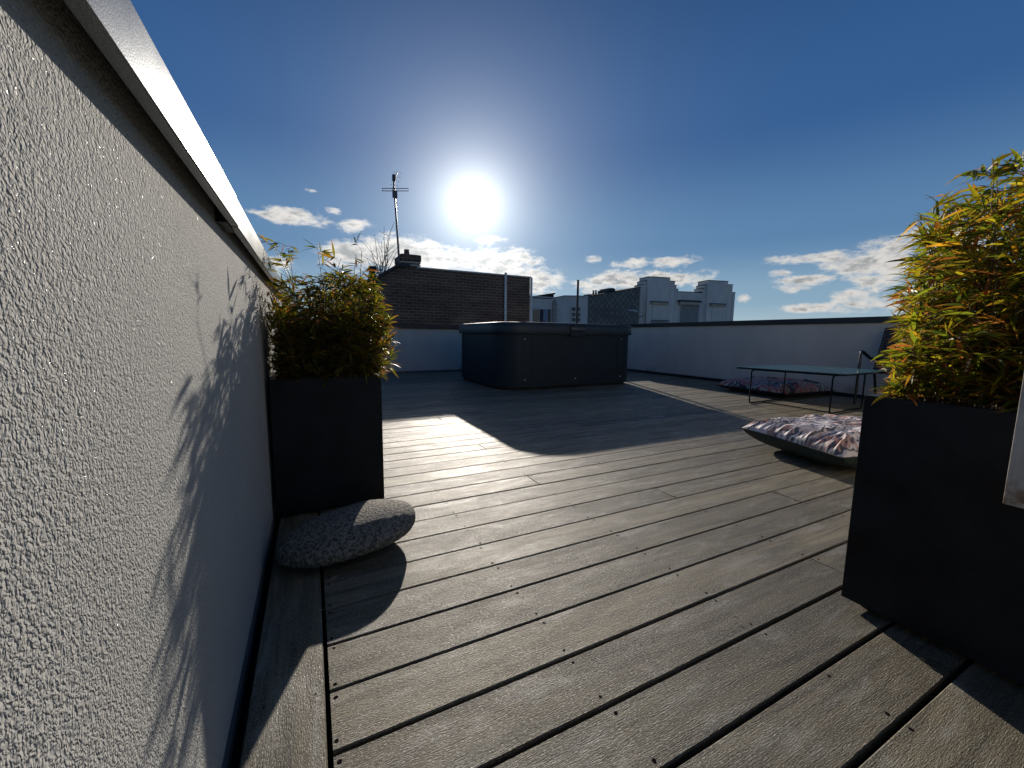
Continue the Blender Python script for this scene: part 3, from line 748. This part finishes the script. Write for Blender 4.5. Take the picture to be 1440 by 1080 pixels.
def mat_glass(name, col):
    m, t = mat(name); t.p.inputs['Base Color'].default_value = (*col, 1); t.p.inputs['Roughness'].default_value = .15; t.p.inputs['Specular IOR Level'].default_value = .3; return m
M_gl = mat_glass('window_glass', (.012, .015, .018)); M_glb = mat_glass('blue_glass', (.10, .17, .26))
YB = 10.7
xL = at(490, 400, YB).x; a = at(531, 393, YB); b = at(560, 378, YB); c = at(592, 378, YB); d = at(745.5, 391, YB); topz = (c.z + d.z) / 2 + .005
bb = empty('brick_building', (4, YB, -13), 'dark brick gable wall with one chimney rising behind the left half of the back wall', 'building')
low = at(500, 408, YB)
q = MB(); q.prism_y([(xL, -12.9), (d.x, -12.9), (d.x, topz), (c.x - .12, topz), (b.x, topz - .02), (a.x, a.z), (low.x, low.z), (xL, low.z - .25)], YB, YB + 7)
lm(q.build('wall', M_brick, bb), bb)
wbox('parapet_cap', (c.x - .1, YB - .03, topz + .002), (d.x + .03, YB + .35, topz + .035), M_lead, bb)
q = MB(); q.prism_y([(low.x - .2, low.z + .0), (low.x - .2, low.z + .07), (a.x, a.z + .09), (b.x, topz + .08), (b.x + .3, topz + .08), (b.x + .3, topz + .004), (b.x, topz - .0), (a.x, a.z + .01)], YB - .04, YB + 7.0)
lm(q.build('roof', M_dark, bb), bb)
x1 = at(710, 400, YB).x
q = MB(); q.tube([(x1, YB - .05, -3), (x1, YB - .05, topz + .08)], .038, 8); lm(q.build('drain_pipe', M_pipe, bb), bb)
x1 = d.x
q = MB(); q.tube([(x1 + .03, YB - .03, -3), (x1 + .03, YB - .03, topz + .0)], .035, 8); lm(q.build('drain_pipe', M_pipe, bb), bb)
n0 = at(566, 378, YB); n1 = at(591, 367, YB); c0 = at(563, 366, YB); c1 = at(592.5, 359, YB); p0 = at(573, 360, YB); p1 = at(580, 347.5, YB)
chm = wbox('chimney', (n0.x, YB + .05, topz - .3), (n1.x, YB + .75, c0.z), M_brick, bb)
sub(box('chimney_cap', (c0.x, YB - .02, c0.z), (c1.x, YB + .82, c1.z), M_brick, None, .03), chm)
sub(box('lead_flashing', (n0.x - .02, YB + .03, topz + .06), (n1.x + .02, YB + .77, topz + .09), M_lead), chm)
sub(box('lead_flashing', (n0.x - .02, YB + .03, c0.z - .035), (n1.x + .02, YB + .77, c0.z - .003), M_lead), chm)
q = MB(); xm = (p0.x + p1.x) / 2; q.tube([(xm, YB + .4, c1.z - .02), (xm, YB + .4, p1.z - .03), (xm, YB + .4, p1.z)], [.085, .065, .07], 12); sub(q.build('chimney_pot', simple('clay_pot', (.13, .07, .05), .8)), chm)
# aerial
an = empty('tv_aerial', (at(562, 372, YB).x, YB + .02, topz), 'tall thin television aerial on a leaning mast beside the brick chimney', 'aerial')
A0 = at(562, 376, YB + .02); A1 = at(553, 246, YB + .02); M_al = simple('aerial_metal', (.10, .09, .09), .4, .6)
q = MB(); q.tube([A0, A1], [.028, .020], 8); lm(q.build('mast', M_al, an), an)
def ap(px, py, dy=0): return at(px, py, YB + .02 + dy)
q = MB(); l0, l1 = ap(537.5, 268.5), ap(574.5, 268.5); q.tube([l0, l1, l1 + Vector((0, .0, .06)), l0 + Vector((0, 0, .06)), l0], .009, 6); lm(q.build('dipole', M_al, an), an)
q = MB(); e = ap(553.5, 250)
q.tube([e + Vector((.03, -.35, .03)), e + Vector((.03, .35, -.17))], .010, 6)
for i in range(5):
    yy = -.3 + i * .15; q.tube([e + Vector((-.07, yy, .03 - .05 * i)), e + Vector((.15, yy, .03 - .05 * i))], .003, 5)
q.box(e + Vector((-.03, -.05, -.06)), e + Vector((.04, .05, .07)))
lm(q.build('antenna_head', M_al, an), an)
q = MB(); e = ap(555.5, 272); q.box(e - Vector((.06, .04, .10)), e + Vector((.05, .04, .06))); q.tube([e + Vector((.03, 0, -.05)), e + Vector((.035, 0, -.30))], .008, 5); lm(q.build('mast_clamp', M_al, an), an)
# other chimney pots behind the bamboo
YC = 12.5
oc = empty('chimney_stack', (at(527, 392, YC).x, YC, -13), 'low dark chimney stack with a flared pot just right of the left bamboo', 'chimney')
s0 = at(521, 392, YC); s1 = at(533, 371, YC)
wbox('stack', (s0.x - .25, YC + .3, -12.9), (s1.x + .35, YC + .9, s0.z - .10), M_brick, oc)
q = MB(); xm = at(527, 380, YC).x; q.tube([(xm, YC + .6, s0.z - .12), (xm + .01, YC + .6, s1.z - .12), (xm + .02, YC + .6, s1.z - .10), (xm + .02, YC + .6, s1.z)], [.15, .09, .13, .12], 12); lm(q.build('chimney_pot', M_dark, oc), oc)
q = MB(); e = at(540, 384, YC); q.tube([(e.x, YC + .6, s0.z - .2), (e.x, YC + .6, e.z - .03), (e.x, YC + .6, e.z + .04), (e.x, YC + .6, e.z + .07)], [.03, .03, .08, .02], 10); lm(q.build('chimney_cowl', M_dark, oc), oc)
# bare tree
rng = random.Random(4); YT = 15
tr = empty('bare_tree', (at(540, 420, YT).x, YT, -13), 'leafless thin-branched tree top showing above the roof left of the aerial', 'tree')
q = MB()
base = at(538, 408, YT)
q2 = MB(); q2.tube([(base.x, YT, -12.9), (base.x + .1, YT, -6), (base.x, YT, base.z - .6)], [.22, .16, .07], 8); lm(q2.build('trunk', simple('bark', (.06, .05, .045), .9), tr), tr)
tips = [(520, 345), (527, 330), (533, 352), (541, 318), (548, 335), (555, 350), (553, 312), (560, 352), (514, 362), (508, 372), (565, 358), (537, 340), (545, 362), (530, 372), (518, 385), (556, 375), (524, 360), (550, 325)]
for (tx, ty) in tips:
    tpnt = at(tx, ty, YT + rng.uniform(-.4, .4)); b0 = Vector((base.x + rng.uniform(-.1, .1), YT, base.z - .6))
    pts = []
    for i in range(7):
        s = i / 6; p = b0.lerp(tpnt, s); p.x += (tpnt.x - b0.x) * (-.35 * math.sin(math.pi * s)) + rng.gauss(0, .02); pts.append(p)
    q.tube(pts, [.022 - .0165 * i / 6 for i in range(7)], 5)
    for j in range(4):
        i = rng.randint(2, 5); p = pts[i]; dv = Vector((rng.gauss(0, .28), rng.gauss(0, .2), rng.uniform(.15, .6))); q.tube([p, p + dv * .5 + Vector((0, 0, -.02)), p + dv], [.010, .007, .004], 4)
lm(q.build('branches', simple('twigs', (.05, .042, .038), .9), tr), tr)
# pale flat-roofed house
Yp = 22.0
def front(name, px0, py0, px1, py1, Y, dep, m, parent, dy=0, zbot=None, bevel=0):
    a = at(px0, py0, Y); b = at(px1, py1, Y); x0, x1 = sorted((a.x, b.x)); z1, z0 = max(a.z, b.z), min(a.z, b.z)
    if zbot is not None: z0 = zbot
    return wbox(name, (x0, Y + dy, z0), (x1, Y + dy + dep, z1), m, parent, bevel)
ph = empty('pale_house', (at(765, 450, Yp).x, Yp, -13), 'pale flat-roofed house with a wide window and small roof canopy, right of the brick wall', 'building')
front('wall', 730, 418, 778, 425, Yp, 7, M_pale, ph, zbot=-12.9)
front('roof', 729, 416.8, 779, 418, Yp, 7.1, M_lead, ph, -.06)
wn_ = front('window', 747.5, 433, 774, 455, Yp, .06, M_lead, ph, -.07)
sub(front('pane', 749, 435, 757, 454, Yp, .02, simple('curtain', (.30, .22, .15), .8), ph, -.095), wn_); sub(front('pane', 758.5, 435, 762.5, 454, Yp, .02, M_dark, ph, -.095), wn_); sub(front('pane', 763.5, 435, 769, 454, Yp, .02, M_glb, ph, -.095), wn_); sub(front('pane', 770, 435, 773, 454, Yp, .02, M_gl, ph, -.095), wn_)
q = MB(); a = at(751, 416, Yp + 1); b = at(781, 411.5, Yp + 1); y_ = Yp + 1
q.prism_y([(a.x, a.z), (b.x, b.z), (b.x, b.z - .1), (b.x - .12, b.z - .1), (b.x - .1, a.z - .3), (b.x - .2, a.z - .3), (b.x - .2, b.z - .12), (a.x + .3, a.z - .07), (a.x + .3, a.z - .3), (a.x + .2, a.z - .3), (a.x + .2, a.z - .06), (a.x, a.z - .05)], y_, y_ + 2); lm(q.build('roof_canopy', M_dark, ph), ph)
qn = MB()
for i in range(10):
    z = at(780, 423 + i * 3.6, Yp - .02).z; zb = at(780, 425.8 + i * 3.6, Yp - .02).z; xa = at(776, 440, Yp).x; xb = at(783, 440, Yp).x; qn.box((xa, Yp - .10, zb), (xb if i % 2 else xb - .08, Yp + .2, z))
lm(qn.build('corner_stones', simple('quoin', (.30, .29, .27), .8), ph), ph)
ph2 = empty('grey_house', (at(805, 450, Yp).x, Yp + .5, -13), 'pale grey house with a six-paned window, between the corner stones and the slate-hung wall', 'building')
Yq = Yp + .5
a = at(782, 419, Yq); b = at(793, 417, Yq); c = at(827, 417.5, Yq)
q = MB(); q.prism_y([(a.x, -12.9), (c.x, -12.9), (c.x, c.z), (b.x, b.z), (a.x, a.z)], Yq, Yq + 6); lm(q.build('wall', M_pale, ph2), ph2)
q = MB(); q.prism_y([(a.x, a.z + .003), (b.x, b.z + .003), (c.x, c.z + .003), (c.x, c.z + .08), (b.x, b.z + .08), (a.x, a.z + .08)], Yq - .06, Yq + 6); lm(q.build('roof_edge', M_lead, ph2), ph2)
wf = front('window', 803, 431.5, 815.5, 455, Yq, .05, M_lead, ph2, -.06)
for i in range(3):
    for (xa, xb) in ((804, 808.3), (810.3, 814.6)): sub(front('pane', xa, 432.5 + i * 7.3, xb, 437.5 + i * 7.3, Yq, .02, M_gl, ph2, -.075), wf)
# slate-hung building
Ys = 23.0
sb = empty('slate_building', (at(860, 450, Ys).x, Ys, -13), 'grey building clad in diamond slates with small rooftop chimneys', 'building')
a = at(826, 418, Ys); b = at(846, 414.5, Ys); c = at(899, 404, Ys)
q = MB(); q.prism_y([(a.x, -12.9), (c.x + .1, -12.9), (c.x + .1, c.z), (b.x, b.z), (a.x, a.z)], Ys, Ys + 5); lm(q.build('wall', M_slate, sb), sb)
q = MB(); q.prism_y([(a.x - 1.2, a.z - .02), (a.x, a.z + .003), (b.x, b.z + .003), (c.x + .1, c.z + .003), (c.x + .1, c.z + .06), (b.x, b.z + .07), (a.x, a.z + .07), (a.x - 1.2, a.z + .03)], Ys - .05, Ys + 5); lm(q.build('roof', M_dark, sb), sb)
for i, (px, h) in enumerate(((834.5, 408.3), (838, 408), (842, 409.5), (846, 412.5))):
    e = at(px, h, Ys + .6); q = MB(); zb = at(px, 416, Ys).z; q.tube([(e.x, Ys + .6, zb - .2), (e.x, Ys + .6, e.z - .1), (e.x, Ys + .6, e.z)], [.10, .055, .07], 8); lm(q.build('chimney_pot', M_dark, sb), sb)
front('chimney', 832, 413, 845, 420, Ys, .5, M_dark, sb, .4)
q = MB(); a = at(858, 414, Ys); b = at(872, 404.5, Ys); zc = b.z
pr = [(a.x, a.z - .3), (b.x, a.z - .3), (b.x - .02, a.z + .15), (b.x - .12, zc - .05), (b.x - .28, zc), (a.x + .22, zc - .03), (a.x + .18, zc - .12), (a.x, zc - .16)]
q.prism_y(pr, Ys + .4, Ys + 1.4); lm(q.build('roof_vent', M_dark, sb), sb)
# art deco building, in its own plane turned by 10.5 degrees
rot = R(-10.5); P0 = at(897, 450, 24.0); DX = Vector((math.cos(rot), math.sin(rot), 0)); DN = Vector((math.sin(rot), -math.cos(rot), 0))  # DN faces the camera
MF = Matrix.Translation((P0.x, P0.y, 0)) @ Matrix.Rotation(rot, 4, 'Z')
def fa(px, py, off=0):
    d = ray(px, py); o = Vector((P0.x, P0.y, 0)) + DN * off; t = (o.x * DN.x + o.y * DN.y) / (d.x * DN.x + d.y * DN.y); p = Vector((d.x * t, d.y * t, d.z * t + H))
    return (p - Vector((P0.x, P0.y, 0))).dot(DX), p.z
ad = empty('art_deco_building', (P0.x, P0.y, -13), 'white art deco building with two stepped towers and a shuttered window between them', 'building', rz=rot)
def fb(name, px0, pyt, px1, pyb, off, dep, m, cap=False, zb=None, parent=ad):
    u0, z1 = fa(px0, pyt, off); u1, _ = fa(px1, pyt, off); z0 = fa(px0, pyb, off)[1] if zb is None else zb
    o = box(name, (u0, -off, z0 + 13), (u1, -off + dep, z1 + 13), m, parent); 
    if cap: box('cornice', (u0 - .03, -off - .03, z1 + 13.001), (u1 + .03, -off + dep, z1 + 13.045), M_dark, parent)
    return o
zb = -12.9
fb('wall', 897.5, 411, 1034, 0, 0, 8, M_art, False, zb)
fb('parapet', 953, 410.2, 988, 415, .03, .4, M_art, True)
for nm, L_ in (('tower', [(898.5, 902, 404.5, .02), (902, 906.3, 400.5, .06), (906.3, 911.8, 395, .10), (911.8, 942.5, 389.3, .30), (942.5, 949.4, 395.6, .12), (949.4, 951.4, 401.5, .08), (951.4, 953.8, 406.8, .04)]),
               ('tower', [(984.5, 987.8, 411, .02), (987.8, 991.3, 406, .06), (991.3, 996.3, 401, .10), (996.3, 1024, 394.4, .30), (1024, 1030.6, 400.4, .12), (1030.6, 1034, 411.5, .05)])):
    for (xa, xb, t_, off) in L_: fb(nm, xa, t_, xb, 0, off, .9 + off, M_art, True, zb)
# recessed panels of the towers are shown by raised surrounds
for (xa, xb, ty, pa, pb) in ((917.5, 940, 424.5, 911.9, 942.4), (1001, 1021, 427.5, 996.4, 1023.9)):
    np_ = fb('niche_panel', xa + 1.0, ty + 3, xb - 2.5, 470, .34, .06, simple('niche_wall', (.60, .57, .53), .8)); sub(fb('niche_lintel', xa, ty, xb, ty + 3, .50, .22, simple('lintel', (.42, .36, .29), .8)), np_); sub(fb('niche_lintel', xa - .8, ty - 1.2, xb + .8, ty, .53, .25, M_dark), np_)
fb('window_box', 956, 421.5, 987, 424, .30, .32, M_dark); wb_ = fb('window_box', 957, 424, 984.5, 428, .28, .3, simple('blind_box', (.40, .36, .31), .8))
wfr = fb('window_frame', 955.5, 428, 987.5, 470, .05, .06, M_art)
M_rib = simple('blind', (.27, .275, .27), .7)
ua, za = fa(957.5, 428, .08); ub, _ = fa(982.5, 428, .08); q = MB(); nb = 13
for i in range(nb):
    x0 = ua + (ub - ua) * i / nb; q.box((x0 + .01, -.10, 12.4), (x0 + (ub - ua) / nb - .02, -.07, za + 13))
sub(q.build('shutter', M_rib, ad), wfr)
sub(fb('window_side', 983.3, 424, 985.5, 470, .14, .1, M_lead), wfr)
# balcony rail at foot of tower 1
q = MB(); u0, z0 = fa(916, 450.5, .6); u1, _ = fa(941, 450.5, .6)
for i in range(22): x = u0 + (u1 - u0) * i / 21; q.box((x - .01, -.62, z0 + 12.4), (x + .01, -.60, z0 + 13))
q.box((u0, -.63, z0 + 13), (u1, -.59, z0 + 13.04)); q.build('balcony_rail', M_dark, ad)
# street lamp bracket on the art deco front
M_lamp = simple('lamp_metal', (.38, .39, .40), .3, .6)
Yl = 21.5; L0 = at(882, 436.5, Yl); L1 = at(897, 438.5, Yl); L2 = at(906, 440, Yl)
lamp = empty('street_lamp', L2, 'small cobra-head street lamp reaching out in front of the slate-clad wall', 'street lamp')
q = MB(); vs = []; n1, n2 = 12, 16; c0 = (L0 + L1) / 2; hl = (L1.x - L0.x) / 2
for i in range(n1 + 1):
    s = -1 + 2 * i / n1; rr = math.sqrt(max(0, 1 - abs(s) ** 2.4))
    for j in range(n2):
        t_ = 2 * math.pi * j / n2; zz = math.sin(t_) * (.13 if math.sin(t_) > 0 else .05) * rr
        vs.append((c0.x + s * hl, c0.y + math.cos(t_) * .13 * rr, c0.z + zz - s * .03))
fs = [(i * n2 + j, i * n2 + (j + 1) % n2, (i + 1) * n2 + (j + 1) % n2, (i + 1) * n2 + j) for i in range(n1) for j in range(n2)]
q.add(vs, fs, True); lm(q.build('lamp_head', M_lamp, lamp), lamp)
q = MB(); q.tube([(L1.x - .05, Yl, L1.z), (L2.x, Yl, L2.z), (L2.x + .6, Yl + .6, L2.z - .15), (L2.x + .9, Yl + 1.9, L2.z - .3)], .025, 6); lm(q.build('arm', M_lamp, lamp), lamp)
# ------------------------------------------------------------------ small fallen leaves on the deck
def fallen(px, py, L, a, col):
    p = ground(px, py, .004); q = MB(); d = Vector((math.cos(a), math.sin(a), 0)); s = Vector((-d.y, d.x, 0)); vs = []
    for i in range(6):
        t_ = i / 5; w_ = L * .10 * math.sin(math.pi * min(1, t_ * 1.05 + .04)) + .0003; c0 = p + d * (t_ - .5) * L + Vector((0, 0, .004 * math.sin(math.pi * t_)))
        vs += [c0 + s * w_ + Vector((0, 0, .0012)), c0, c0 - s * w_ + Vector((0, 0, .0012))]
    fs = []
    for i in range(5): b_ = i * 3; fs += [(b_, b_ + 3, b_ + 4, b_ + 1), (b_ + 1, b_ + 4, b_ + 5, b_ + 2)]
    q.add(vs, fs, True); return q.build('fallen_leaf', col)
M_dry = simple('dry_leaf', (.34, .27, .17), .6)
tag(fallen(471, 814, .035, R(40), M_dry), 'dry bamboo leaf on the deck in the shadow just below the stone', 'leaf')
tag(fallen(449, 861, .025, R(15), M_dry), 'tiny dry leaf lying over the gap of the edge plank below the stone', 'leaf')
tag(fallen(1316, 935, .05, R(-70), simple('dark_leaf', (.10, .07, .04), .4)), 'dark curled leaf at the foot of the right planter', 'leaf')
tag(fallen(1035, 870, .012, R(-60), simple('debris', (.015, .012, .010), .5)), 'small black leaf scrap lying on the sunlit planks in the foreground', 'leaf')
